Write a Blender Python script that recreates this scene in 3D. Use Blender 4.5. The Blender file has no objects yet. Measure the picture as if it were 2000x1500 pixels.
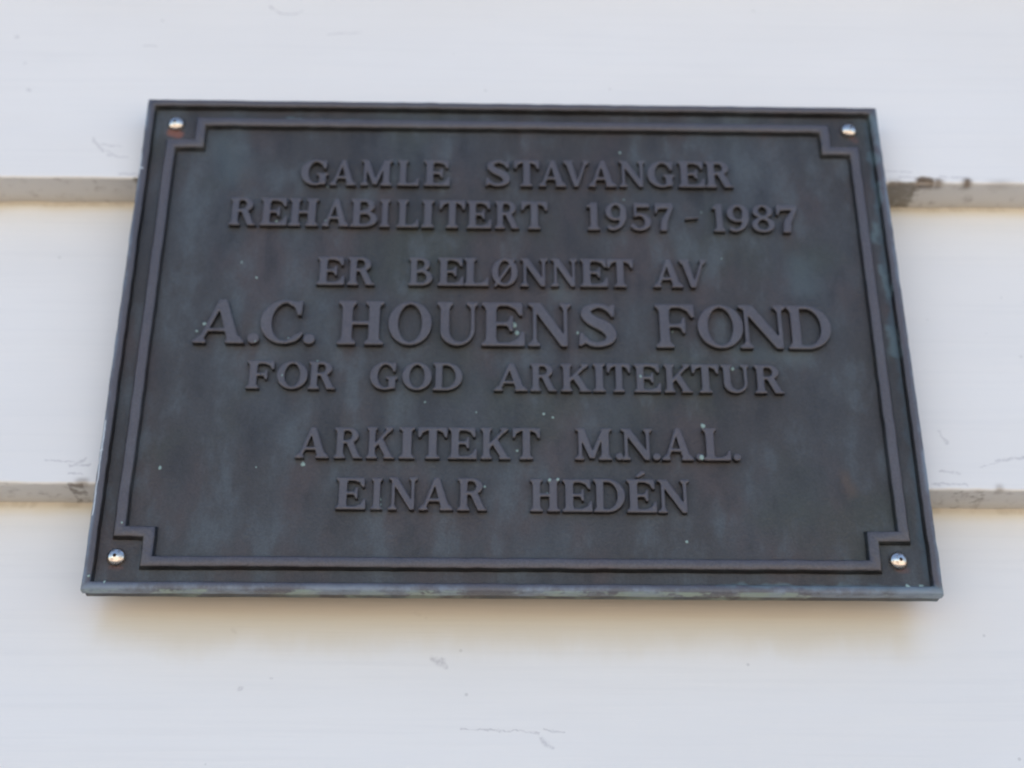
import bpy, math, random
import numpy as np
from mathutils import Vector, Matrix

scene = bpy.context.scene

# ------------------------------------------------------------------ camera
cam_data = bpy.data.cameras.new("camera")
cam_data.sensor_width = 36.0
cam_data.lens = 3000.0 / 2000.0 * 36.0
cam_data.clip_start = 0.02
cam_data.clip_end = 500.0
cam_data.dof.use_dof = True
cam_data.dof.focus_distance = 0.72
cam_data.dof.aperture_fstop = 7.8
camera = bpy.data.objects.new("camera", cam_data)
scene.collection.objects.link(camera)
camera.location = (-0.017079, -0.756242, -0.439883)
camera.rotation_euler = (2.060054, 0.000778, -0.020432)
scene.camera = camera

# ------------------------------------------------------------------ sky and sun
# the wall is in shade: the sun stands high behind the house and lights the ground in front of it,
# so the boards get blue sky from above and warm light thrown up from the paving
SUN_ELEV, SUN_AZ = math.radians(55), math.radians(165)     # azimuth measured from straight in front of the wall (-Y) towards +X
world = bpy.data.worlds.new("World")
scene.world = world
world.use_nodes = True
wn = world.node_tree.nodes
sky = wn.new("ShaderNodeTexSky")
sky.sky_type = 'NISHITA'
sky.sun_disc = False
sky.sun_elevation = SUN_ELEV
sky.sun_rotation = math.pi - SUN_AZ
sky.dust_density = 0.6
sky.ozone_density = 1.0
world.node_tree.links.new(sky.outputs[0], wn["Background"].inputs[0])
wn["Background"].inputs[1].default_value = 0.125

sun_data = bpy.data.lights.new("sun", 'SUN')
sun_data.energy = 5.0
sun_data.angle = math.radians(0.6)
sun_data.color = (1.0, 0.965, 0.93)
sun = bpy.data.objects.new("sun", sun_data)
scene.collection.objects.link(sun)
sd = Vector((math.sin(SUN_AZ) * math.cos(SUN_ELEV), -math.cos(SUN_AZ) * math.cos(SUN_ELEV), math.sin(SUN_ELEV)))
sun.rotation_euler = sd.to_track_quat('Z', 'Y').to_euler()

scene.view_settings.view_transform = 'Standard'
scene.view_settings.look = 'None'
scene.view_settings.exposure = 1.21
scene.view_settings.gamma = 1.0
scene.cycles.max_bounces = 8

# ------------------------------------------------------------------ helpers
C = scene.collection
def link(o, parent=None):
    C.objects.link(o)
    if parent: o.parent = parent
    return o
def mesh_obj(name, verts, faces, material, parent=None, smooth=False):
    me = bpy.data.meshes.new(name)
    me.from_pydata([tuple(v) for v in verts], [], [tuple(f) for f in faces])
    me.materials.append(material)
    if smooth: me.polygons.foreach_set('use_smooth', [True] * len(me.polygons))
    me.update()
    return link(bpy.data.objects.new(name, me), parent)

class NT:
    """small helper that strings shader nodes together"""
    def __init__(s, name, coord_object=None):
        s.m = bpy.data.materials.new(name); s.m.use_nodes = True
        s.t = s.m.node_tree; s.t.nodes.clear()
        s.out = s.t.nodes.new('ShaderNodeOutputMaterial')
        s.bsdf = s.t.nodes.new('ShaderNodeBsdfPrincipled')
        s.t.links.new(s.bsdf.outputs[0], s.out.inputs[0])
        tc = s.t.nodes.new('ShaderNodeTexCoord')
        if coord_object: tc.object = coord_object
        s.P = s.vm('SCALE', tc.outputs['Object'], scale=1000.0)      # millimetres
    def n(s, typ, **kw):
        nd = s.t.nodes.new(typ)
        for k, v in kw.items(): setattr(nd, k, v)
        return nd
    def put(s, sock, v):
        if isinstance(v, bpy.types.NodeSocket): s.t.links.new(v, sock)
        elif v is not None: sock.default_value = v
    def vm(s, op, a, b=None, scale=None):
        nd = s.n('ShaderNodeVectorMath', operation=op)
        s.put(nd.inputs[0], a)
        if b is not None: s.put(nd.inputs[1], b)
        if scale is not None: s.put(nd.inputs['Scale'], scale)
        return nd.outputs[0]
    def math(s, op, a, b=None, c=None, clamp=False):
        nd = s.n('ShaderNodeMath', operation=op, use_clamp=clamp)
        s.put(nd.inputs[0], a)
        if b is not None: s.put(nd.inputs[1], b)
        if c is not None: s.put(nd.inputs[2], c)
        return nd.outputs[0]
    def ramp(s, v, lo, hi, a=0.0, b=1.0):
        nd = s.n('ShaderNodeMapRange', interpolation_type='SMOOTHSTEP')
        s.put(nd.inputs[0], v)
        for i, x in enumerate((lo, hi, a, b)): s.put(nd.inputs[i + 1], x)
        return nd.outputs[0]
    def noise(s, freq, detail=3.0, rough=0.5, off=(0, 0, 0), aniso=(1, 1, 1)):
        mp = s.n('ShaderNodeMapping'); s.put(mp.inputs[0], s.P)
        mp.inputs['Location'].default_value = off
        mp.inputs['Scale'].default_value = tuple(freq * x for x in aniso)
        nd = s.n('ShaderNodeTexNoise'); s.put(nd.inputs['Vector'], mp.outputs[0])
        nd.inputs['Scale'].default_value = 1.0
        nd.inputs['Detail'].default_value = detail; nd.inputs['Roughness'].default_value = rough
        return nd.outputs[0]
    def mix(s, f, a, b):
        nd = s.n('ShaderNodeMix', data_type='RGBA')
        s.put(nd.inputs[0], f)
        s.put(nd.inputs[6], a if isinstance(a, bpy.types.NodeSocket) else (*a, 1))
        s.put(nd.inputs[7], b if isinstance(b, bpy.types.NodeSocket) else (*b, 1))
        return nd.outputs[2]
    def sep(s):
        nd = s.n('ShaderNodeSeparateXYZ'); s.put(nd.inputs[0], s.P); return nd.outputs
    def marks(s, table, coord, soft=0.5, grow=1.0):
        """largest of the capsule masks of (x0, z0, x1, z1, radius) in millimetres"""
        acc = None
        for r in table:
            x0, z0, x1, z1, rad = r if len(r) == 5 else (r[0], r[1], r[0] + .01, r[1] + .01, r[2])
            g = s.n('ShaderNodeGroup', node_tree=MARK)
            s.put(g.inputs[0], coord)
            g.inputs[1].default_value = (x0, 0, z0); g.inputs[2].default_value = (x1 - x0, 0, z1 - z0)
            g.inputs[3].default_value = rad * grow * (1 + soft); g.inputs[4].default_value = rad * grow * (1 - soft)
            if acc is not None: s.put(g.inputs[5], acc)
            acc, coord = g.outputs[0], g.outputs[1]
        return acc
    def bump(s, h, dist, strength=1.0, normal=None):
        nd = s.n('ShaderNodeBump'); s.put(nd.inputs['Height'], h)
        nd.inputs['Distance'].default_value = dist; nd.inputs['Strength'].default_value = strength
        if normal is not None: s.put(nd.inputs['Normal'], normal)
        return nd.outputs[0]

def build_mark_group():
    g = bpy.data.node_groups.new('mark', 'ShaderNodeTree')
    for nm, tp in (('P', 'NodeSocketVector'), ('A', 'NodeSocketVector'), ('D', 'NodeSocketVector'), ('Outer', 'NodeSocketFloat'), ('Inner', 'NodeSocketFloat'), ('Previous', 'NodeSocketFloat')):
        g.interface.new_socket(nm, in_out='INPUT', socket_type=tp)
    g.interface.new_socket('Mask', in_out='OUTPUT', socket_type='NodeSocketFloat')
    g.interface.new_socket('P out', in_out='OUTPUT', socket_type='NodeSocketVector')   # chained, so the marks are worked out one after another
    gi, go = g.nodes.new('NodeGroupInput'), g.nodes.new('NodeGroupOutput')
    L = g.links.new
    def vm(op, a, b=None, sc=None):
        n = g.nodes.new('ShaderNodeVectorMath'); n.operation = op; L(a, n.inputs[0])
        if b is not None: L(b, n.inputs[1]) if isinstance(b, bpy.types.NodeSocket) else setattr(n.inputs[1], 'default_value', b)
        if sc is not None: L(sc, n.inputs['Scale'])
        return n
    flat = vm('MULTIPLY', gi.outputs['P'], (1, 0, 1)).outputs[0]
    q = vm('SUBTRACT', flat, gi.outputs['A']).outputs[0]
    dq = vm('DOT_PRODUCT', q, gi.outputs['D']).outputs['Value']
    dd = vm('DOT_PRODUCT', gi.outputs['D'], gi.outputs['D']).outputs['Value']
    dv = g.nodes.new('ShaderNodeMath'); dv.operation = 'DIVIDE'; dv.use_clamp = True; L(dq, dv.inputs[0]); L(dd, dv.inputs[1])
    near = vm('SCALE', gi.outputs['D'], sc=dv.outputs[0]).outputs[0]
    dist = vm('DISTANCE', q, near).outputs['Value']
    mr = g.nodes.new('ShaderNodeMapRange'); mr.interpolation_type = 'SMOOTHSTEP'
    L(dist, mr.inputs[0]); L(gi.outputs['Outer'], mr.inputs[1]); L(gi.outputs['Inner'], mr.inputs[2])
    mx = g.nodes.new('ShaderNodeMath'); mx.operation = 'MAXIMUM'; L(mr.outputs[0], mx.inputs[0]); L(gi.outputs['Previous'], mx.inputs[1])
    L(mx.outputs[0], go.inputs[0])
    cx = g.nodes.new('ShaderNodeCombineXYZ'); tiny = g.nodes.new('ShaderNodeMath'); tiny.operation = 'MULTIPLY'; L(mx.outputs[0], tiny.inputs[0]); tiny.inputs[1].default_value = 1e-6
    L(tiny.outputs[0], cx.inputs[1]); L(vm('ADD', gi.outputs['P'], cx.outputs[0]).outputs[0], go.inputs[1])
    return g
MARK = build_mark_group()

# marks seen on the surfaces, in millimetres from the plaque centre
SPECKS= [(-158.8, 43.9, 0.6),(-149.4, 33.5, 0.8),(-180.6, -2.5, 0.8),(-176.4, 2.2, 1.1),(-146.3, -10.9, 0.5),(-49.7, -46.8, 0.6),(-192.1, -88.2, 1.1),(-140.3, -87.5, 0.5),(91.8, -129.3, 0.9),(-213.1, -155.7, 0.8),(-221.5, -152.4, 0.8),(-208.0, -122.2, 0.6),(0.3, 3.2, 1.7),(1.7, -1.9, 1.4),(104.6, -60.3, 1.4),(102.3, -81.0, 1.3),(19.0, -95.2, 0.9),(23.5, -94.9, 0.9),(18.1, -102.2, 1.1),(-72.1, -106.0, 0.8),(-72.0, -109.0, 0.8),(-71.4, -111.4, 0.6),(-16.2, -98.0, 0.8),(-114.9, -85.4, 1.3),(36.3, -1.5, 0.9),(90.6, -0.2, 0.6),(-128.3, -6.6, 0.5),(-111.8, 97.9, 0.5),(64.9, 125.8, 0.8),(65.9, 91.0, 0.6),(122.1, 49.8, 0.5),(-21.1, -52.9, 0.5),(123.4, -23.9, 1.4),(21.5, -55.7, 0.8),(16.4, -53.5, 0.8),(-129.7, -32.4, 0.6),(214.6, -153.6, 1.4),(206.3, -155.1, 1.3),(70.8, -31.0, 0.9),(-140.6, 72.8, 0.8),(-111.7, 73.9, 0.6),(112.2, 82.4, 0.5),(-110.9, -21.4, 0.6),(1.5, -76.3, 0.8)]
RUST= [(-209.2, 137.3, -204.4, 135.8, 2.57),(208.9, 138.8, 210.8, 136.5, 1.71),(-212.1, -146.0, -206.7, -146.6, 1.14),(203.5, -144.5, 207.6, -145.1, 1.43),(181.1, -90.2, 182.4, -99.4, 2.57)]
TEAL= [(222.5, 152.7, 223.1, 133.1, 1.71), (218.7, 127.2, 221.4, 117.7, 1.43), (215.0, 74.5, 214.7, 63.6, 1.43), (216.8, 3.9, 217.2, -13.0, 1.71), (216.3, 45.6, 217.8, 24.6, 1.14), (220.8, 104.4, 219.4, 89.3, 1.14), (226.7, -140.6, 226.6, -128.9, 1.14), (187.4, -155.2, 225.0, -157.3, 1.71), (106.3, -154.6, 187.4, -155.2, 1.14), (-95.6, 146.0, -139.7, 148.5, 0.86), (127.0, -13.9, 161.8, -16.9, 2.86), (167.3, 45.0, 169.0, 31.0, 4.0), (-178.9, 129.2, -168.0, 110.3, 5.14), (25.5, 25.8, 31.4, 20.7, 2.29)]
SCR= [(-260.5, 141.2, -253.7, 132.7, 0.63), (-253.7, 132.7, -251.9, 131.1, 0.43), (-254.2, 136.6, -242.2, 135.2, 0.46), (-249.9, 128.0, -237.0, 125.9, 0.43), (-161.3, 263.5, -155.0, 256.5, 0.57), (-155.0, 256.5, -143.1, 255.9, 0.57), (-143.1, 255.9, -139.9, 259.5, 0.46), (-323.7, 231.0, -323.0, 230.6, 0.86), (240.3, -55.3, 243.6, -63.3, 0.71), (269.2, -75.3, 278.9, -73.0, 0.71), (278.8, -73.6, 293.1, -71.6, 0.71), (259.9, -79.2, 270.5, -75.9, 0.34), (236.8, -81.6, 247.6, -83.4, 0.57), (15.1, -226.0, 25.6, -227.9, 0.43), (-27.3, -226.0, 4.5, -226.9, 0.43), (4.5, -226.9, 12.4, -228.5, 0.49), (13.7, -230.6, 19.7, -235.9, 0.86), (-42.8, -187.2, -38.7, -190.0, 1.14), (-241.0, -81.9, -235.8, -78.1, 0.57), (-243.8, -82.6, -233.9, -81.9, 0.57), (-258.4, -79.6, -241.3, -80.0, 0.4), (-142.6, -204.4, -141.5, -204.4, 0.86), (-127.0, -198.8, -126.5, -198.8, 0.71), (-308.1, 183.3, -306.7, 182.5, 0.86), (-52.5, -161.1, -50.2, -161.7, 0.86), (-149.4, -170.9, -147.9, -172.3, 0.86), (-121.7, 237.0, -100, 239, 0.4), (-240, 224, -232, 224.4, 0.4), (-38.0, -188, -36, -192, 1.1), (-260.5, 141.2, -253.7, 132.7, 0.85), (-251, 131.5, -246, 128.6, 0.4), (229, 121.5, 246, 121.0, 0.45), (238, 116.8, 256, 116.2, 0.5), (262, 117.4, 282, 116.6, 0.4), (-240, 112.5, -229, 112.0, 0.6), (-244, -87.5, -236, -88.0, 0.5), (232, -90, 250, -90.6, 0.55), (284, -90.5, 297, -91, 0.4), (270, 117, 274, 116.5, 0.6)]

# ------------------------------------------------------------------ the plaque's own frame (its parts share one patina)
plaque = bpy.data.objects.new("memorial_plaque", None)
C.objects.link(plaque)
plaque.location = (0, 0, 0)
plaque.empty_display_size = 0.05
plaque['label'] = "dark patinated bronze plaque with raised Norwegian lettering, screwed to the white clapboards"
plaque['category'] = "plaque"

# ------------------------------------------------------------------ materials
def bronze(name, lift, ground, dark=1.0):
    """aged bronze: brown-purple with slate-blue, olive and verdigris clouds; lift = how worn the surface is"""
    s = NT(name, plaque)
    n1 = s.noise(.011, 4, .5, (3, 1, 7), (1, 1, .6)); n2 = s.noise(.024, 5, .55, (40, 9, 2), (1, 1, .5)); n3 = s.noise(.012, 4, .5, (11, 5, 31))
    n4 = s.noise(1.1, 3, .7, (1, 2, 3)); n5 = s.noise(.060, 6, .6, (7, 70, 5), (1, 1, .45))
    base = s.mix(s.ramp(n1, .35, .65), (.047, .043, .043), (.056, .061, .068))
    base = s.mix(s.math('MULTIPLY', s.ramp(n2, .46, .64), .75), base, (.068, .053, .053))
    base = s.mix(s.math('MULTIPLY', s.ramp(n3, .53, .68), .55), base, (.044, .051, .040))
    base = s.mix(s.math('MULTIPLY', s.ramp(n5, .48, .70), .7), base, (.084, .100, .114))
    base = s.mix(s.math('MULTIPLY', s.ramp(n5, .50, .28), .7), base, (.029, .027, .028))
    base = s.mix(lift, base, (.116, .106, .122))
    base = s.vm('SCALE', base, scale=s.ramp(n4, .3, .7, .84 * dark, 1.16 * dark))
    warp = s.n('ShaderNodeTexNoise'); s.put(warp.inputs['Vector'], s.P); warp.inputs['Scale'].default_value = .12; warp.inputs['Detail'].default_value = 5
    shift = s.vm('SUBTRACT', warp.outputs[1], (.5, .5, .5))
    wob2 = s.vm('ADD', s.P, s.vm('SCALE', shift, scale=9.0))
    if ground:
        base = s.mix(s.math('MULTIPLY', s.marks([t for t in TEAL if t[0] < 200 and abs(t[1]) < 138], wob2, .95, 1.8), .30), base, (.10, .135, .145))
        base = s.mix(s.math('MULTIPLY', s.marks(RUST[-1:], wob2, .95, 1.2), .35), base, (.13, .085, .055))
        near = s.vm('ADD', s.P, s.vm('SCALE', shift, scale=3.0))
        base = s.mix(s.math('MULTIPLY', s.marks(RUST[:1], near, .5), .8), base, (.22, .085, .060))
        base = s.mix(s.math('MULTIPLY', s.marks(RUST[1:-1], near, .8), .45), base, (.13, .060, .050))
    base = s.mix(s.math('MULTIPLY', s.marks([t for t in TEAL if t[0] >= 200 or abs(t[1]) >= 138], wob2, .95, 1.3), .40), base, (.16, .25, .28))
    if ground:
        base = s.mix(s.math('MULTIPLY', s.marks([(219.5, 150, 219.5, -150, 2.6)], wob2, .8), s.ramp(n2, .35, .6, .2, .6)), base, (.065, .105, .135))
    x, y, z = s.sep()
    # verdigris crust along the lower edge, and grazed edges at the sides
    low = s.ramp(s.math('ADD', z, s.math('MULTIPLY', n5, .8)), -158.4, -159.2)
    crust = s.ramp(s.noise(.035, 5, .7, (5, 5, 5), (1, 1, 1)), .50, .56)
    base = s.mix(s.math('MULTIPLY', low, s.math('MULTIPLY', crust, .75)), base, (.34, .44, .35))
    if not ground:
        side = s.ramp(s.math('ADD', s.math('ABSOLUTE', x), s.math('MULTIPLY', n5, 3.0)), 223.4, 226.6)
        foot = s.ramp(s.math('SUBTRACT', z, s.math('MULTIPLY', n5, 3.0)), -156.0, -161.0)
        graze = s.ramp(s.noise(.030, 5, .7, (15, 25, 5), (1, 1, 1)), .42, .60, .22, 1)
        base = s.mix(s.math('MULTIPLY', s.math('MAXIMUM', side, foot), s.math('MULTIPLY', graze, .75)), base, (.23, .29, .36))
        # white house paint smeared onto the left edge where the boards were brushed
        wob = s.vm('ADD', s.P, s.vm('SCALE', shift, scale=2.2))
        paint = s.marks([(-225.5, 118, -225.3, 104, 1.3), (-225.3, 132, -225.2, 127, .6), (-225.3, 108, -222.5, 107.6, .5), (-225.2, -80, -223.8, -79.5, .6), (-223.9, -62, -224.0, -118, .32)], wob, .5)
        base = s.mix(s.math('MULTIPLY', paint, .8), base, (.66, .70, .72))
    s.put(s.bsdf.inputs['Base Color'], base)
    s.bsdf.inputs['Metallic'].default_value = .2
    s.put(s.bsdf.inputs['Roughness'], s.ramp(n5, .3, .7, .40, .58) if ground else s.ramp(n5, .3, .7, .30, .46))
    s.put(s.bsdf.inputs['Normal'], s.bump(s.noise(.5, 5, .7, (9, 9, 9)), .0008, .7))
    return s.m
bronze_ground = bronze('patinated_bronze', 0.0, True)
bronze_relief = bronze('worn_bronze', 0.62, False)
bronze_flank = bronze('flank_shade_bronze', 0.0, False, .42)          # shade on the flanks of the relief, painted in as darker bronze
def verdigris():
    s = NT('verdigris', plaque)
    s.put(s.bsdf.inputs['Base Color'], s.mix(s.noise(.4, 3), (.19, .27, .26), (.31, .42, .40)))
    s.bsdf.inputs['Roughness'].default_value = .8
    return s.m
verdigris_mat = verdigris()

def steel():
    s = NT('stainless_steel')
    s.bsdf.inputs['Metallic'].default_value = 1.0
    n = s.noise(.5, 3)
    s.put(s.bsdf.inputs['Base Color'], s.mix(s.ramp(n, .4, .7), (.70, .64, .58), (.42, .34, .29)))
    s.put(s.bsdf.inputs['Roughness'], s.ramp(n,   .3, .7, .20, .34))
    return s.m
steel_mat = steel()
def socket_material():
    s = NT('grimy_recess')
    s.put(s.bsdf.inputs['Base Color'], s.mix(s.noise(.8, 3), (.05, .035, .03), (.12, .09, .07)))
    s.bsdf.inputs['Roughness'].default_value = .7
    return s.m
socket_mat = socket_material()

def painted_wood(name, table):
    """white gloss paint on a sawn board; table holds the scratches of this board in plaque millimetres"""
    s = NT(name, plaque)
    fine = s.noise(.35, 4, .6, (2, 3, 4), (.10, 1, 1.6))
    brush = s.noise(.12, 5, .6, (12, 3, 4), (.05, 1, 2.2))
    cloud = s.noise(.008, 4, .55, (3, 8, 1), (.6, 1, 1.4))
    col = s.mix(s.ramp(cloud, .3, .7), (.770, .752, .728), (.800, .783, .760))
    col = s.mix(s.math('MULTIPLY', s.ramp(brush, .48, .72), .11), col, (.60, .60, .61))
    x, y, z = s.sep()
    warp = s.n('ShaderNodeTexNoise'); s.put(warp.inputs['Vector'], s.P); warp.inputs['Scale'].default_value = .25; warp.inputs['Detail'].default_value = 4
    wob = s.vm('ADD', s.P, s.vm('SCALE', s.vm('SUBTRACT', warp.outputs[1], (.5, .5, .5)), scale=4.0))
    scr = s.marks(table, wob, .9, 1.15) if table else 0.0
    brk = s.ramp(s.noise(.3, 3, .6, (6, 6, 1)), .3, .6, .25, 1)
    col = s.mix(s.math('MULTIPLY', s.math('MULTIPLY', scr, brk), .42), col, (.33, .31, .33))
    # small specks of grime
    vor = s.n('ShaderNodeTexVoronoi'); s.put(vor.inputs['Vector'], s.P); vor.inputs['Scale'].default_value = .035
    dots = s.ramp(vor.outputs['Distance'], .045, .02)
    col = s.mix(s.math('MULTIPLY', dots, .35), col, (.35, .34, .33))
    # height above this board's lip, from a stored attribute: 'lip' runs in mm from the lip (0) up the face; negative under it
    at = s.n('ShaderNodeAttribute', attribute_name='lip'); lip = at.outputs['Fac']
    at2 = s.n('ShaderNodeAttribute', attribute_name='below'); below = at2.outputs['Fac']      # mm below the next board's underside
    at3 = s.n('ShaderNodeAttribute', attribute_name='chip'); chip = at3.outputs['Fac']
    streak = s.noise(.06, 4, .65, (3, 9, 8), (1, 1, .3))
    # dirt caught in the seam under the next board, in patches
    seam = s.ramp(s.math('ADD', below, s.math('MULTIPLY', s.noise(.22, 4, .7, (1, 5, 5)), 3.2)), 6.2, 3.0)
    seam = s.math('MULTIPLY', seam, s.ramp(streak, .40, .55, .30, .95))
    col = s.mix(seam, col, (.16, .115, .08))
    # warm bounced light below the next board, painted in as a yellow strip
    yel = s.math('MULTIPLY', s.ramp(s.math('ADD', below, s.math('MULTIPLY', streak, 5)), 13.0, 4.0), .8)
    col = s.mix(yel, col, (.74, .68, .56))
    if name.endswith('lower'):
        # warm tint of the plaque's shadow, painted into the board as brown streaks
        tint_streak = s.noise(.026, 5, .6, (8, 1, 1), (1, 1, .35))
        dn = s.ramp(s.math('ADD', z, s.math('MULTIPLY', tint_streak, 26)), -178, -156)
        wide = s.ramp(s.math('ADD', s.math('ABSOLUTE', x), s.math('MULTIPLY', tint_streak, 30)), 246, 222)
        col = s.mix(s.math('MULTIPLY', s.math('MULTIPLY', dn, wide), .75), col, (.69, .62, .50))
    # underside: its shade painted in as a duller, greyer tone
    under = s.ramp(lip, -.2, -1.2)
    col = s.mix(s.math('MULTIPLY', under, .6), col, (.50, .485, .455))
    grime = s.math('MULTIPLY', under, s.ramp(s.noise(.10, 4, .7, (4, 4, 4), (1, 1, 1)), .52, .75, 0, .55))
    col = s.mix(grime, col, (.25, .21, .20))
    if name.endswith('upper'):
        bare = s.marks([(232, 111.6, 247, 110.8, 2.0), (247, 110.5, 251, 110.5, 1.2), (-224, 108.4, -230, 108.2, 1.3)], wob, .6)
        col = s.mix(s.math('MULTIPLY', s.math('MULTIPLY', bare, s.ramp(lip, .5, -.5)), .8), col, (.13, .105, .07))
    else:
        bare = s.marks([(-243, -95.0, -236, -95.2, 1.0), (238, -95.2, 262, -95.0, .8), (-224, 108.4, -229, 108.2, 1.2)], wob, .6)
        col = s.mix(s.math('MULTIPLY', s.math('MULTIPLY', bare, s.ramp(lip, .5, -.5)), .75), col, (.14, .11, .09))
    col = s.mix(chip, col, s.mix(s.ramp(fine, .35, .65), (.13, .095, .07), (.26, .21, .16)))
    s.put(s.bsdf.inputs['Base Color'], col)
    s.put(s.bsdf.inputs['Roughness'], s.ramp(brush, .3, .7, .42, .58))
    h = s.math('ADD', s.math('MULTIPLY', fine, .5), s.math('MULTIPLY', brush, .8))
    wave = s.noise(.012, 3, .5, (4, 6, 1), (.35, 1, 1.3))
    s.put(s.bsdf.inputs['Normal'], s.bump(wave, .006, .35, s.bump(h, .0005, .35)))
    return s.m
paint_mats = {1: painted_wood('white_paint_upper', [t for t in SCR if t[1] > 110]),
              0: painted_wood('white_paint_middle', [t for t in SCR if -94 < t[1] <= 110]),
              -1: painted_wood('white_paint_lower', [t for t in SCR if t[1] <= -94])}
paint_mat = painted_wood('white_paint', [])

def ground_material():
    s = NT('pale_cobbles')
    col = s.mix(s.ramp(s.noise(.0015, 5, .6), .35, .65), (.46, .37, .28), (.54, .44, .33))
    s.put(s.bsdf.inputs['Base Color'], col)
    s.bsdf.inputs['Roughness'].default_value = .85
    s.put(s.bsdf.inputs['Normal'], s.bump(s.noise(.01, 4), .02))
    return s.m

# ------------------------------------------------------------------ serif capitals, drawn here stroke by stroke
# each glyph is drawn on a grid (height 1), its outline traced, and the outline cast in relief
RES = 96; PAD = 10
class Glyph:
    def __init__(s, w):
        s.w = w
        nx, ny = int(round(w * RES)) + 2 * PAD, RES + 2 * PAD
        s.X, s.Y = np.meshgrid((np.arange(nx) - PAD + .5) / RES, (np.arange(ny) - PAD + .5) / RES)
        s.M = np.zeros_like(s.X, bool)
    def poly(s, pts, cut=False):
        ins = np.zeros_like(s.M); n = len(pts)
        for i in range(n):
            (x1, y1), (x2, y2) = pts[i], pts[(i + 1) % n]
            if y1 == y2: continue
            c = ((s.Y >= min(y1, y2)) & (s.Y < max(y1, y2))) & (s.X < x1 + (s.Y - y1) * (x2 - x1) / (y2 - y1))
            ins ^= c
        s.M = s.M & ~ins if cut else s.M | ins
        return s
    def rect(s, x0, x1, y0, y1, cut=False): return s.poly([(x0, y0), (x1, y0), (x1, y1), (x0, y1)], cut)
    def oval(s, cx, cy, rx, ry, ix, iy, clip=None, icx=None):
        o = ((s.X - cx) / rx) ** 2 + ((s.Y - cy) / ry) ** 2 <= 1
        i = ((s.X - (cx if icx is None else icx)) / ix) ** 2 + ((s.Y - cy) / iy) ** 2 <= 1
        m = o & ~i
        if clip is not None: m &= clip(s.X, s.Y)
        s.M |= m; return s
    def stroke(s, pts):                       # pts: (x, y, radius); Catmull-Rom through them, discs swept along
        p = [np.array(q, float) for q in pts]; p = [2 * p[0] - p[1]] + p + [2 * p[-1] - p[-2]]
        for i in range(1, len(p) - 2):
            for t in np.linspace(0, 1, 26):
                q = .5 * (2 * p[i] + (p[i + 1] - p[i - 1]) * t + (2 * p[i - 1] - 5 * p[i] + 4 * p[i + 1] - p[i + 2]) * t * t + (3 * p[i] - p[i - 1] - 3 * p[i + 1] + p[i + 2]) * t ** 3)
                s.M |= (s.X - q[0]) ** 2 + (s.Y - q[1]) ** 2 <= q[2] ** 2
        return s
    def serif(s, xa, xb, l, r, y):            # foot (y=0) or head (y=1) of a stem that spans xa..xb, reaching l and r beyond it
        k = 1 if y == 0 else -1
        return s.poly([(xa - l, y), (xb + r, y), (xb + r, y + .055 * k), (xb + .25 * r, y + .10 * k), (xb, y + .16 * k), (xa, y + .16 * k), (xa - .25 * l, y + .10 * k), (xa - l, y + .055 * k)])
    def stem(s, xa, xb, l=.08, r=.08, foot=True, head=True):
        s.rect(xa, xb, 0, 1)
        if foot: s.serif(xa, xb, l, r, 0)
        if head: s.serif(xa, xb, l, r, 1)
        return s
    def bar(s, x0, x1, y0, y1): return s.rect(x0, x1, y0, y1)

def slanted(g, xb, xt, w):                    # parallelogram stroke, foot at xb, head at xt
    return g.poly([(xb, 0), (xb + w, 0), (xt + w, 1), (xt, 1)])

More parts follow.
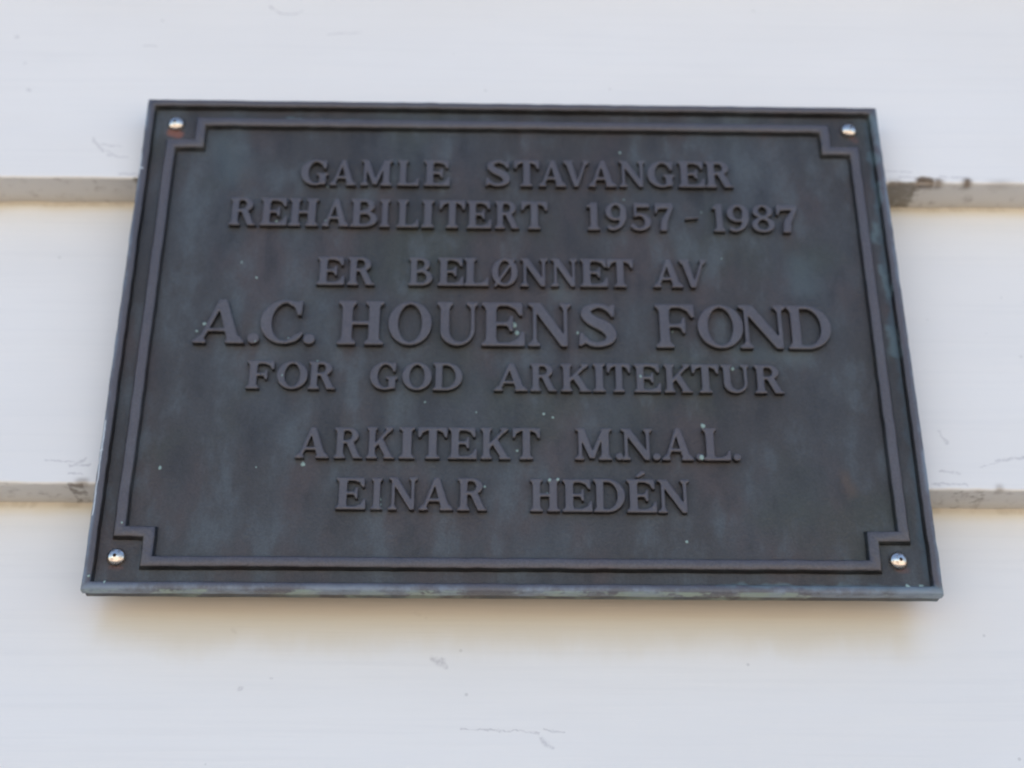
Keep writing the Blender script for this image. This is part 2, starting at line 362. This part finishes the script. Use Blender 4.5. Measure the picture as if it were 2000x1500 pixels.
S, T_ = .205, .095                             # thick and thin
def glyph(c, S=S, T=T_):
    if c == 'I': g = Glyph(.38); g.stem(.19 - S / 2, .19 + S / 2, .085, .085)
    elif c == 'H':
        g = Glyph(.86); g.stem(.08, .08 + S, .08, .07); g.stem(.78 - S, .78, .07, .08); g.bar(.1, .76, .46, .46 + T)
    elif c == 'L':
        g = Glyph(.72); g.stem(.08, .08 + S, .08, .08); g.bar(.1, .7, 0, T); g.poly([(.72, 0), (.72, .30), (.665, .30), (.60, .15), (.48, T), (.48, 0)])
    elif c in 'EFÉ':
        g = Glyph(.80); g.stem(.08, .08 + S, .08, .08, True)
        g.bar(.1, .74, 1 - T, 1); g.poly([(.76, 1), (.76, .70), (.705, .70), (.64, .84), (.50, 1 - T), (.50, 1)])
        g.bar(.2, .55, .47, .47 + T * .9); g.poly([(.585, .33), (.585, .69), (.535, .69), (.50, .58), (.42, .53), (.42, .49), (.50, .44), (.535, .33)])
        if c != 'F':
            g.bar(.1, .78, 0, T); g.poly([(.80, 0), (.80, .32), (.745, .32), (.67, .16), (.53, T), (.53, 0)])
    elif c == 'T':
        g = Glyph(.84); g.stem(.42 - S / 2, .42 + S / 2, .09, .09, True, False); g.bar(.03, .81, 1 - T, 1)
        g.poly([(.0, 1), (.02, .68), (.075, .68), (.13, .83), (.27, 1 - T), (.27, 1)]); g.poly([(.84, 1), (.82, .68), (.765, .68), (.71, .83), (.57, 1 - T), (.57, 1)])
    elif c == 'N':
        g = Glyph(.92); g.stem(.10, .10 + T, .10, .08, True, False); g.stem(.82 - T, .82, .08, .10, False, True)
        g.poly([(.0, 1), (.0, .945), (.08, .91), (.12, .86), (.70, 0), (.82, 0), (.82, .16), (.27, 1)])
    elif c == 'M':
        g = Glyph(1.08); g.stem(.10, .10 + T, .10, .07, True, False); g.stem(.96 - S, .96, .08, .08, True, False)
        g.serif(.90, .96, .05, .10, 1); g.poly([(.02, 1), (.02, .945), (.10, .91), (.12, .8), (.42, .04), (.55, .04), (.55, .10), (.27, 1)])
        g.poly([(.46, .04), (.54, .04), (.88, 1), (.78, 1), (.46, .18)])
    elif c in 'AV':
        g = Glyph(.96)
        g.poly([(.08, 0), (.08 + T * 1.05, 0), (.50, .95), (.52, 1), (.42, 1)]); g.poly([(.64, 0), (.64 + S * 1.08, 0), (.56, 1), (.41, 1), (.43, .80)])
        g.serif(.08, .08 + T, .08, .08, 0); g.serif(.66, .66 + S, .08, .07, 0)
        if c == 'A': g.bar(.22, .70, .27, .27 + T * .9)
        else: g.M = g.M[::-1, ::-1].copy()
    elif c in 'RP':
        g = Glyph(.90); g.stem(.08, .08 + S, .08, .07)
        g.oval(.42, .745, .34, .255, .14, .255 - T, lambda X, Y: X > .36, .42); g.bar(.2, .42, 1 - T, 1); g.bar(.2, .42, .49, .49 + T)
        g.poly([(.38, .54), (.60, .54), (.82, .06), (.90, .05), (.90, 0), (.62, 0)])
    elif c == 'B':
        g = Glyph(.84); g.stem(.08, .08 + S, .08, .0)
        g.oval(.42, .755, .32, .245, .13, .245 - T, lambda X, Y: X > .36); g.oval(.44, .28, .40, .28, .19, .28 - T, lambda X, Y: X > .36)
        for y0 in (0, .51 - T / 2, 1 - T): g.bar(.2, .43, y0, y0 + T)
    elif c == 'D':
        g = Glyph(.92); g.stem(.08, .08 + S, .08, .0)
        g.oval(.40, .5, .52, .5, .31, .5 - T * .95, lambda X, Y: X > .34); g.bar(.2, .42, 0, T); g.bar(.2, .42, 1 - T, 1)
    elif c == 'K':
        g = Glyph(.96); g.stem(.08, .08 + S, .08, .07)
        g.poly([(.28, .33), (.28, .48), (.73, .97), (.84, .97), (.84, .94)]); g.serif(.72, .80, .10, .09, 1)
        g.poly([(.36, .52), (.54, .64), (.86, .07), (.96, .055), (.96, 0), (.58, 0), (.58, .05), (.63, .07)])
    elif c == 'U':
        g = Glyph(.90); g.serif(.08, .08 + S, .08, .07, 1); g.rect(.08, .08 + S, .33, 1); g.serif(.82 - T, .82, .10, .08, 1); g.rect(.82 - T, .82, .33, 1)
        g.oval(.45, .35, .37, .35, .37 - (S + T) / 2, .35 - T * 1.1, lambda X, Y: Y < .36, .45 + (S - T) / 2)
    elif c in 'OØ':
        g = Glyph(.90); g.oval(.45, .5, .45, .5, .45 - S * 1.02, .5 - T * .85)
        if c == 'Ø': g.stroke([(.12, .02, .04), (.45, .5, .042), (.78, .98, .04)])
    elif c in 'CG':
        g = Glyph(.88)
        g.oval(.47, .5, .47, .5, .47 - S * 1.02, .5 - T * .85, lambda X, Y: (X < .60) | ((Y > .80) & (X < .80)) | ((Y < .22) & (X < (.80 if c == 'G' else .78))), .49)
        g.poly([(.60, .99), (.55, .90), (.66, .86), (.73, .66), (.80, .66), (.83, .99), (.76, .99), (.73, .95)])
        if c == 'G': g.rect(.80 - S * .95, .80, .04, .44); g.poly([(.50, .47), (.50, .415), (.595, .37), (.80, .37), (.88, .415), (.88, .47)])
        else: g.stroke([(.60, .07, .05), (.72, .12, .045), (.83, .24, .03)])
    elif c == 'S':
        g = Glyph(.74)
        g.stroke([(.60, .80, .035), (.50, .915, .05), (.34, .95, .05), (.17, .87, .075), (.145, .74, .095), (.27, .60, .115), (.50, .45, .12), (.60, .28, .10), (.54, .12, .07), (.36, .05, .05), (.20, .09, .05), (.09, .22, .035)])
        g.poly([(.68, .98), (.62, .98), (.56, .90), (.60, .70), (.655, .68)]); g.poly([(.0, .02), (.06, .02), (.13, .10), (.09, .31), (.03, .33)])
    elif c == '1':
        g = Glyph(.42); g.stem(.24 - S / 2, .24 + S / 2, .09, .08, True, False); g.poly([(.02, .88), (.02, .83), (.16, .82), (.3, .82), (.30, 1), (.24, 1)])
    elif c == '9':
        g = Glyph(.66); g.oval(.33, .68, .33, .32, .15, .24); g.stroke([(.56, .66, .10), (.55, .40, .09), (.44, .16, .065), (.24, .045, .045), (.12, .10, .07)])
    elif c == '8':
        g = Glyph(.66); g.oval(.33, .76, .29, .24, .13, .17); g.oval(.33, .27, .33, .27, .16, .19)
    elif c == '5':
        g = Glyph(.64); g.rect(.12, .20, .5, 1); g.poly([(.12, .84), (.12, 1), (.56, 1), (.60, .92), (.60, .84)])
        g.oval(.28, .31, .36, .31, .17, .22, lambda X, Y: (X > .17) ); g.rect(.10, .19, .50, .56); g.stroke([(.28, .04, .045), (.16, .07, .05), (.09, .16, .075)])
    elif c == '7':
        g = Glyph(.62); g.poly([(.03, .80), (.03, 1), (.60, 1), (.62, .93), (.62, .82)]); g.poly([(.03, .64), (.08, .64), (.14, .82), (.03, .9)])
        g.poly([(.18, 0), (.40, 0), (.43, .35), (.62, .85), (.50, .85), (.24, .42)])
    elif c == '.': g = Glyph(1.0); g.oval(.5, .5, .5, .5, .001, .001)
    elif c == '-': g = Glyph(1.0); g.poly([(0, .36), (.95, .52), (1, .62), (.95, .72), (.05, .62)])
    elif c == '´': g = Glyph(1.0); g.poly([(0, .12), (.1, .0), (.35, .05), (.95, .55), (.98, .75), (.85, .9), (.62, .95), (.1, .35)])
    return g

def outlines(g, sigma=1.5):
    """smoothed outline loops of a glyph (marching squares), thinned out"""
    F = g.M.astype(float); r = int(3 * sigma + 1)
    k = np.exp(-np.arange(-r, r + 1) ** 2 / (2 * sigma ** 2)); k /= k.sum()
    F = np.apply_along_axis(lambda v: np.convolve(v, k, 'same'), 0, F); F = np.apply_along_axis(lambda v: np.convolve(v, k, 'same'), 1, F)
    F[0] = F[-1] = 0; F[:, 0] = F[:, -1] = 0
    F = F + 1e-6; B = F > .5; ny, nx = F.shape; seg = {}
    idx = B[:-1, :-1] * 1 + B[:-1, 1:] * 2 + B[1:, 1:] * 4 + B[1:, :-1] * 8
    TAB = {1: [(3, 0)], 2: [(0, 1)], 3: [(3, 1)], 4: [(1, 2)], 5: [(3, 2), (1, 0)], 6: [(0, 2)], 7: [(3, 2)], 8: [(2, 3)], 9: [(2, 0)], 10: [(0, 3), (2, 1)], 11: [(2, 1)], 12: [(1, 3)], 13: [(1, 0)], 14: [(0, 3)]}
    def key(e, j, i): return {0: ('h', j, i), 1: ('v', j, i + 1), 2: ('h', j + 1, i), 3: ('v', j, i)}[e]
    for j, i in zip(*np.nonzero((idx > 0) & (idx < 15))):
        for a, b in TAB[int(idx[j, i])]: seg[key(a, j, i)] = key(b, j, i)
    def pos(kk):
        t, j, i = kk
        if t == 'h': a, b = F[j, i], F[j, i + 1]; u = (.5 - a) / (b - a); return (g.X[0, i] + u / RES, g.Y[j, 0])
        a, b = F[j, i], F[j + 1, i]; u = (.5 - a) / (b - a); return (g.X[0, i], g.Y[j, 0] + u / RES)
    loops = []
    while seg:
        k0, k1 = seg.popitem(); lp = [k0]
        while k1 != k0: lp.append(k1); k1 = seg.pop(k1)
        pts = np.array([pos(q) for q in lp])
        if len(pts) < 12: continue
        keep = rdp(pts, .22 / RES); loops.append(pts[keep])
    return loops
def rdp(P, eps):
    n = len(P); a = 0; b = int(np.argmax(((P - P[0]) ** 2).sum(1))); keep = {a, b}; st = [(a, b), (b, n)]
    Q = np.vstack([P, P[:1]])
    while st:
        i, j = st.pop()
        if j - i < 2: continue
        d = Q[j] - Q[i]; L = np.hypot(*d) + 1e-12
        dist = np.abs(d[0] * (Q[i + 1:j, 1] - Q[i, 1]) - d[1] * (Q[i + 1:j, 0] - Q[i, 0])) / L
        m = int(np.argmax(dist))
        if dist[m] > eps or (j - i) > 9: m = m if dist[m] > eps else (j - i) // 2 - 1; m = i + 1 + m; keep.add(m); st += [(i, m), (m, j)]
    return sorted(keep)

def cast_mesh(name, loops, height, bevel, sx, sz, res=2):
    """loops (x, z in units) scaled to metres, cast as a slab in front of y=0 with rounded front edges; back buried"""
    cu = bpy.data.curves.new(name, 'CURVE'); cu.dimensions = '2D'; cu.fill_mode = 'BOTH'
    cu.extrude = height - bevel; cu.bevel_depth = bevel; cu.offset = -bevel * .75; cu.bevel_resolution = res
    for lp in loops:
        sp = cu.splines.new('POLY'); sp.points.add(len(lp) - 1)
        for q, (x, z) in zip(sp.points, lp): q.co = (x * sx, z * sz, 0, 1)
        sp.use_cyclic_u = True
    tmp = bpy.data.objects.new(name, cu); C.objects.link(tmp)
    dg = bpy.context.evaluated_depsgraph_get(); dg.update()
    me = bpy.data.meshes.new_from_object(tmp.evaluated_get(dg)); me.name = name
    bpy.data.objects.remove(tmp); bpy.data.curves.remove(cu)
    me.transform(Matrix.Rotation(math.pi / 2, 4, 'X'))                # curve's +Z -> world -Y
    me.polygons.foreach_set('use_smooth', [abs(p.normal.y) < .97 for p in me.polygons])
    return me

# ------------------------------------------------------------------ the clapboard wall
# face plane of the lips is y = LIPY; each board leans back to tuck under the next one up
LIPY, STEP, PITCH = .0130, .0255, .2047
wall = bpy.data.objects.new("clapboard_wall", None); C.objects.link(wall)
wall.location = (0, LIPY, -.0941)
wall['label'] = "white painted clapboard house wall of overlapping horizontal boards behind the plaque"
wall['category'] = "wall"
rng = np.random.default_rng(4)
XS = np.unique(np.concatenate([np.arange(-6, -.40, .1), np.arange(-.40, .40, .0011), np.arange(.40, 6.001, .1)]))
def smooth_noise(x, scale, seed):
    r = np.random.default_rng(seed); k = r.normal(size=4000); t = (x + 3) / scale; i = np.floor(t).astype(int); f = t - i; f = f * f * (3 - 2 * f)
    return k[i % 4000] * (1 - f) + k[(i + 1) % 4000] * f
for b in range(-9, 8):
    z0 = -.0941 + PITCH * b; tilt = math.radians(.30) if b == 1 else (.0007 if b == 0 else 0)
    lipx = z0 + tilt * XS + (.0002 if b == 1 else 0)
    # a chipped lip: how far (m) the edge has broken away, and how bare the wood is
    chip = np.zeros_like(XS)
    if b == 1:
        for x0, w, d in ((.2535, .0070, .0024), (.2600, .006, .0009), (.279, .0045, .0009), (.2335, .006, .0004), (.300, .010, .0003)):
            chip = np.maximum(chip, d * np.exp(-2.2 * np.abs((XS - x0) / w) ** 3))
    if b == 0:
        for x0, w, d in ((.268, .003, .0005), (-.236, .005, .0007), (.300, .008, .0004)):
            chip = np.maximum(chip, d * np.exp(-2.2 * np.abs((XS - x0) / w) ** 3))
    chip = chip * (1 + .2 * smooth_noise(XS, .0035, 50 + b)).clip(.5, 1.6)
    wob = .00022 * smooth_noise(XS, .02, 70 + b) + .00010 * smooth_noise(XS, .004, 90 + b)
    slope = STEP / PITCH
    # profile: (y, z, lip, below, follows the chip)
    up = [.0, .0010, .0022, .004, .008, .02, .05, .10, .15, .185]
    prof = [(STEP + .012, .0004, -30, 0), (STEP, .0003, -24, 0), (.016, .0002, -16, 0), (.008, .0001, -8, 0), (.003, 0, -2.5, 0), (.0016, .0001, -1.2, 1), (.0006, .0005, -.4, 1)]
    prof += [(.0001 + slope * u, .0012 + u, u * 1000, 1 if u < .004 else (.35 if u < .006 else 0)) for u in up]
    for bl in (12, 8, 5, 3, 1.5, .5, -2, -14): prof.append((STEP - slope * bl / 1000 + .0001, PITCH - bl / 1000, 170, 0))
    prof.append((STEP + .012, PITCH + .014, 170, 0))
    n, m = len(XS), len(prof); V = np.zeros((m, n, 3)); lip = np.zeros((m, n)); bel = np.full((m, n), 99.0); ch = np.zeros((m, n))
    gap = .0005 + .0006 * np.clip(smooth_noise(XS, .018, 30 + b), 0, 2)       # uneven seam under the next board up
    nxt_tilt = math.radians(.30) if b == 0 else (.0007 if b == -1 else 0)
    for j, (y, z, l, fc) in enumerate(prof):
        follow = z / PITCH                                              # upper rows follow the next board's tilt
        zz = z0 + z + tilt * XS * (1 - follow) + nxt_tilt * XS * follow + fc * (chip + wob)
        V[j, :, 0] = XS; V[j, :, 2] = zz; V[j, :, 1] = LIPY + y + fc * chip * .25
        if z > .19: V[j, :, 1] += gap * np.clip((z - .19) / .0147, 0, 1)
        lip[j] = l; bel[j] = (PITCH - z) * 1000 if l >= 0 else 99
        ch[j] = np.clip(chip / .0012, 0, 1) * (1 if -3 < l < 3 else 0) * (.45 if l > 1.5 else 1)
    V = V.reshape(-1, 3); V[:, 1] -= LIPY; V[:, 2] -= -.0941
    faces = [(j * n + i, j * n + i + 1, (j + 1) * n + i + 1, (j + 1) * n + i) for j in range(m - 1) for i in range(n - 1)]
    faces += [((m - 1) * n + i, (m - 1) * n + i + 1, i + 1, i) for i in range(n - 1)]
    if not -3 < b < 4:                                                   # far out of the frame: a coarse copy of the same board
        keep = np.concatenate([np.arange(0, n, 60), [n - 1]]); k = len(keep)
        V = V.reshape(m, n, 3)[:, keep].reshape(-1, 3); lip, bel, ch = lip[:, keep], bel[:, keep], ch[:, keep]
        faces = [(j * k + i, j * k + i + 1, ((j + 1) % m) * k + i + 1, ((j + 1) % m) * k + i) for j in range(m) for i in range(k - 1)]
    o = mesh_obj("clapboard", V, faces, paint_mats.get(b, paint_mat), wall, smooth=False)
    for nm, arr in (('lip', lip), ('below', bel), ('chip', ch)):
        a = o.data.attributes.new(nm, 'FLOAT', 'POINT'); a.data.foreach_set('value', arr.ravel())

# ------------------------------------------------------------------ ground in front of the house
ground = mesh_obj("ground", [(-80, -120, -2.05), (80, -120, -2.05), (80, 60, -2.05), (-80, 60, -2.05)], [(0, 1, 2, 3)], ground_material())
ground['kind'] = 'structure'

# ------------------------------------------------------------------ the plaque
HW, HH, TH = .2250, .1597, .0122             # half width, half height, thickness; rim front at y = 0
FLOOR = .0042                                 # the sunk ground of the plate
def wavy_rect(hw, hh, amp=.0, n=60, seed=1):
    r = np.random.default_rng(seed); P = []
    for (x0, z0), (x1, z1) in zip([(-hw, -hh), (hw, -hh), (hw, hh), (-hw, hh)], [(hw, -hh), (hw, hh), (-hw, hh), (-hw, -hh)]):
        for t in np.arange(n) / n: P.append((x0 + (x1 - x0) * t, z0 + (z1 - z0) * t))
    P = np.array(P)
    if amp: k = r.normal(size=len(P)); k = (k + np.roll(k, 1) + np.roll(k, -1)) / 3; P = P + k[:, None] * amp * np.sign(P) * (np.abs(np.abs(P) - (hw, hh)) < 1e-6)
    return P
def slab(name, hw, hh, y0, y1, mat, amp, bev):
    """plate with slightly uneven edges, y0 front, y1 back, chamfered front edge"""
    P = wavy_rect(hw, hh, amp, 70, 3); n = len(P); inn = P * ((hw - bev) / hw, (hh - bev) / hh)
    V = [(x, y1, z) for x, z in P] + [(x, y0 + bev, z) for x, z in P] + [(x, y0, z) for x, z in inn]
    F = [(i, (i + 1) % n, n + (i + 1) % n, n + i) for i in range(n)] + [(n + i, n + (i + 1) % n, 2 * n + (i + 1) % n, 2 * n + i) for i in range(n)]
    F += [tuple(range(2 * n, 3 * n)), tuple(reversed(range(n)))]
    return mesh_obj(name, V, F, mat, plaque)
slab("backplate", HW - .0006, HH - .0006, FLOOR, TH, bronze_ground, .00012, .0004)

def ring_profile(name, path, prof, mat, close=True):
    """sweep a section (list of (offset inward, y)) round a closed rectilinear path with mitred corners"""
    P = np.array(path, float); n = len(P); V = []; F = []
    d = np.roll(P, -1, 0) - P; d /= np.linalg.norm(d, axis=1)[:, None]; nrm = np.stack([-d[:, 1], d[:, 0]], 1)   # left normal = inward for ccw
    sub = 30; rr = np.random.default_rng(8)
    rows = []
    for i in range(n):
        a, b = P[i], P[(i + 1) % n]; n0, n1, n2 = nrm[i - 1], nrm[i], nrm[(i + 1) % n]
        m0, m1 = n0 + n1, n1 + n2                                     # right angles: the mitre is the sum of both normals
        k = max(2, int(np.linalg.norm(b - a) / .006))
        for t in np.arange(k) / k:
            w = rr.normal() * .00010
            rows.append([(a + (b - a) * t) + (m0 * (1 - t) + m1 * t) * (o + w) for o, y in prof])
    R = len(rows); m = len(prof); steep = (m - 2, m - 3) if name == 'rim' else (0, 1, m - 2, m - 3)
    for r in rows:
        for (x, z), (o, y) in zip(r, prof): V.append((x, y, z))
    for r in range(R):
        for j in range(m - 1): F.append((r * m + j, r * m + j + 1, ((r + 1) % R) * m + j + 1, ((r + 1) % R) * m + j))
    me = mesh_obj(name, V, F, mat, plaque)
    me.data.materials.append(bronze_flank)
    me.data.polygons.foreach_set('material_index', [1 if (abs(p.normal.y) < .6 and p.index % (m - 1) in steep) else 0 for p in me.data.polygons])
    me.data.polygons.foreach_set('use_smooth', [True] * len(me.data.polygons))
    return me
rect = [(-HW, -HH), (HW, -HH), (HW, HH), (-HW, HH)]
ring_profile("rim", rect, [(0, FLOOR + .0016), (0, .0012), (.0003, .0005), (.0010, .0000), (.0038, .0000), (.0046, .0006), (.0052, .0020), (.0057, FLOOR + .0004)], bronze_relief)
X1, Z1, NX, NZ = .2080, .1434, .0170, .0166
mp = [(-X1 + NX - .002, -Z1), (X1 - NX, -Z1), (X1 - NX, -Z1 + NZ), (X1, -Z1 + NZ), (X1, Z1 - NZ), (X1 - NX, Z1 - NZ), (X1 - NX, Z1), (-X1 + NX, Z1), (-X1 + NX, Z1 - NZ), (-X1, Z1 - NZ), (-X1 - .001, -Z1 + NZ), (-X1 + NX - .002, -Z1 + NZ)]
ring_profile("border_moulding", mp, [(-.0039, FLOOR + .0004), (-.0033, .0020), (-.0027, .0009), (-.0017, .0003), (.0017, .0003), (.0027, .0009), (.0033, .0020), (.0039, FLOOR + .0004)], bronze_relief)

# lettering: (character, left mm, right mm) per line with baseline and cap height
LINES = [
    ([('G', -127.5, -111.9), ('A', -110.0, -94.7), ('M', -91.6, -73.2), ('L', -69.8, -57.5), ('E', -53.8, -39.1), ('S', -16.6, -2.1), ('T', 0.3, 14.8), ('A', 15.5, 31.2), ('V', 30.0, 45.1), ('A', 45.4, 61.5), ('N', 63.9, 79.1), ('G', 81.0, 96.8), ('E', 99.5, 114.4), ('R', 116.0, 132.1)], 96.7, 98.4, 115.1, 117.6, False),
    ([('R', -167.9, -152.9), ('E', -149.8, -134.8), ('H', -132.9, -116.3), ('A', -113.0, -97.9), ('B', -96.4, -81.2), ('I', -79.4, -73.7), ('L', -69.1, -56.7), ('I', -54.6, -47.6), ('T', -44.0, -29.4), ('E', -27.6, -13.7), ('R', -10.9, 3.0), ('T', 4.5, 19.4), ('1', 43.1, 50.7), ('9', 54.7, 66.6), ('5', 69.3, 80.9), ('7', 83.6, 94.6), ('-', 101.6, 109.5), ('1', 118.0, 125.3), ('9', 127.2, 139.7), ('8', 141.8, 154.6), ('7', 156.2, 168.4)], 67.6, 66.4, 86.9, 85.8, False),
    ([('E', -113.9, -98.9), ('R', -96.2, -81.1), ('B', -60.9, -47.6), ('E', -44.0, -29.8), ('L', -28.9, -15.2), ('Ø', -12.5, 1.7), ('N', 4.1, 19.0), ('N', 21.9, 36.5), ('E', 38.9, 53.8), ('T', 54.4, 69.0), ('A', 81.5, 98.0), ('V', 96.5, 112.0)], 26.9, 27.5, 46.1, 46.4, False),
    ([('A', -180.9, -152.5), ('.', -151.1, -144.4), ('C', -143.5, -120.0), ('.', -119.4, -113.1), ('H', -99.7, -75.3), ('O', -70.9, -47.6), ('U', -43.5, -21.1), ('E', -17.9, 5.4), ('N', 8.6, 32.0), ('S', 37.3, 58.9), ('F', 81.4, 103.7), ('O', 105.7, 130.4), ('N', 129.5, 155.3), ('D', 157.1, 180.9)], -12.5, -12.9, 15.8, 15.8, True),
    ([('F', -149.2, -134.1), ('O', -132.1, -115.9), ('R', -114.7, -99.9), ('G', -80.2, -65.4), ('O', -62.2, -46.8), ('D', -45.1, -29.4), ('A', -10.8, 7.0), ('R', 9.3, 23.3), ('K', 26.5, 42.6), ('I', 44.3, 50.9), ('T', 52.3, 65.0), ('E', 67.5, 81.6), ('K', 84.5, 99.5), ('T', 100.0, 114.4), ('U', 116.7, 131.7), ('R', 135.4, 151.0)], -41.2, -41.4, -23.7, -23.5, False),
    ([('A', -118.9, -101.3), ('R', -98.0, -83.5), ('K', -80.4, -65.9), ('I', -62.8, -55.0), ('T', -52.5, -37.1), ('E', -35.7, -21.2), ('K', -18.1, -2.7), ('T', -0.8, 13.8), ('M', 33.7, 53.3), ('.', 55.8, 58.9), ('N', 58.9, 75.5), ('.', 76.1, 79.4), ('A', 81.4, 98.0), ('.', 100.0, 103.1), ('L', 103.9, 118.0), ('.', 120.3, 123.5)], -83.6, -83.1, -65.0, -63.7, False),
    ([('E', -95.5, -80.2), ('I', -76.9, -71.1), ('N', -67.3, -52.5), ('A', -50.8, -33.5), ('R', -30.2, -15.1), ('H', 8.8, 24.0), ('E', 26.2, 41.3), ('D', 43.0, 59.2), ('É', 60.9, 76.1), ('N', 77.7, 94.3)], -113.6, -114.4, -95.0, -94.9, False),
]
cache = {}
letters = {}
def glyph_loops(c, S_, T_):
    k = (c, S_, T_)
    if k not in cache: cache[k] = outlines(glyph(c, S_, T_))
    return cache[k]
for row, z_left, z_right, top_left, top_right, big in LINES:
    xa, xb = row[0][1], row[-1][2]
    for c, x0, x1 in row:
        f = ((x0 + x1) / 2 - xa) / (xb - xa); zb = z_left + (z_right - z_left) * f + .5; h = top_left + (top_right - top_left) * f + .5 - zb
        cc = 'E' if c == 'É' else c
        w = x1 - x0; zc = zb
        if c == '.':
            h = w = (6.4 if big else 3.9); x0 = (x0 + x1) / 2 - w / 2
        if c == '-': zc = zb + 6.5; h = 5.0
        S_, Th = (.195, .075) if big else (.215, .095)
        pad = 1.06 if c not in '.-' else 1.0                                # photographed bounds are soft: cast a touch larger
        x0 -= w * (pad - 1) / 2; w *= pad
        key = (cc, big, round(w * 2) / 2, round(h * 2) / 2)
        if key not in letters:
            lp = glyph_loops(cc, S_, Th); gw = glyph(cc, S_, Th).w
            letters[key] = cast_mesh('letter', lp, .0040 if big else .0037, .0008, key[2] / gw / 1000, key[3] / 1000)
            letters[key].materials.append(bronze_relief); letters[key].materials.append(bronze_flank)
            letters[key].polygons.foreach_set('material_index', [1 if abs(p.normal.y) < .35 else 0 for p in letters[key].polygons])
        o = bpy.data.objects.new('letter', letters[key]); link(o, plaque)
        o.location = (x0 / 1000, FLOOR + .0003, zc / 1000)
        if c == 'É':
            ac = cast_mesh('accent', outlines(glyph('´')), .0028, .0006, .0055, .0040); ac.materials.append(bronze_relief)
            a = bpy.data.objects.new('accent', ac); link(a, o); a.location = (.0052, 0, (h + 1.6) / 1000)

# screws: domed stainless heads with a small recess, each a part of the plaque
def screw_mesh():
    r, hgt = .0051, .0034; prof = [(r * 1.0, .0005), (r * 1.0, -.0004)]
    for a in np.linspace(8, 78, 9): prof.append((r * math.cos(math.radians(a)), -.0004 - hgt * math.sin(math.radians(a))))
    N = 48; V = []; F = []
    for rr, y in prof:
        for k in range(N): V.append((rr * math.cos(2 * math.pi * k / N), y, rr * math.sin(2 * math.pi * k / N)))
    for j in range(len(prof) - 1):
        for k in range(N): F.append((j * N + k, j * N + (k + 1) % N, (j + 1) * N + (k + 1) % N, (j + 1) * N + k))
    me = bpy.data.meshes.new('screw'); me.from_pydata(V, [], [f[::-1] for f in F]); me.materials.append(steel_mat)
    me.polygons.foreach_set('use_smooth', [True] * len(me.polygons)); me.update()
    # recess: hexagon socket let into the crown
    R0 = prof[-1][0]; yt = prof[-1][1]; V = []; F = []
    ring = [(R0, yt), (R0 * .99, yt - .00003)]
    V = [(R0 * math.cos(2 * math.pi * k / N), yt, R0 * math.sin(2 * math.pi * k / N)) for k in range(N)]
    hexr = lambda t: .00090 / max(math.cos((t % (math.pi / 3)) - math.pi / 6), .1)
    for dep, sc in ((0, 1.0), (.0012, .93)):
        V += [(hexr(2 * math.pi * k / N) * sc * math.cos(2 * math.pi * k / N), yt + dep - (.00005 if dep == 0 else 0), hexr(2 * math.pi * k / N) * sc * math.sin(2 * math.pi * k / N)) for k in range(N)]
    for j in range(2):
        for k in range(N): F.append((j * N + (k + 1) % N, j * N + k, (j + 1) * N + k, (j + 1) * N + (k + 1) % N))
    F.append(tuple(range(2 * N, 3 * N)))
    so = bpy.data.meshes.new('socket'); so.from_pydata(V, [], F); so.materials.append(steel_mat); so.materials.append(socket_mat)
    so.polygons.foreach_set('material_index', [0] * N + [1] * (N + 1)); so.update()
    return me, so
sm, so = screw_mesh()
for i, (x, z, rx, rz) in enumerate(((-.2069, .1431, 3, -6), (.2070, .1442, -4, 9), (-.2095, -.1405, 2, -3), (.2040, -.1397, 5, 12))):
    s_ = bpy.data.objects.new('screw', sm); link(s_, plaque); s_.location = (x, FLOOR, z); s_.rotation_euler = (math.radians(rx), math.radians(17 * i), math.radians(rz))
    h_ = bpy.data.objects.new('socket', so); link(h_, s_)

# crusts of verdigris: thin irregular blisters sitting on whatever part of the casting is there
bpy.context.view_layer.update()
dg = bpy.context.evaluated_depsgraph_get(); V = []; F = []; rs = random.Random(5)
for x, z, r in SPECKS:
    hit, loc, nor, idx_, ob, mt = scene.ray_cast(dg, Vector((x / 1000, -.05, z / 1000)), Vector((0, 1, 0)))
    y = loc.y if hit else FLOOR
    k0 = len(V); N = 10; ph = [rs.uniform(.7, 1.25) for _ in range(N)]; el = rs.uniform(.9, 1.3)
    for rad, dy in ((1.0, .0001), (.85, -.00022), (.45, -.0003)):
        for k in range(N):
            a = 2 * math.pi * k / N; rr = r / 1000 * rad * ph[k]
            V.append((x / 1000 + rr * math.cos(a) / el, y + dy, z / 1000 + rr * math.sin(a) * el))
    for j in (0, 1): F += [(k0 + j * N + k, k0 + j * N + (k + 1) % N, k0 + (j + 1) * N + (k + 1) % N, k0 + (j + 1) * N + k) for k in range(N)]
    F.append(tuple(k0 + 2 * N + k for k in range(N)))
specks = mesh_obj('verdigris_specks', V, F, verdigris_mat, plaque, True); specks['kind'] = 'stuff'
bpy.context.view_layer.update()
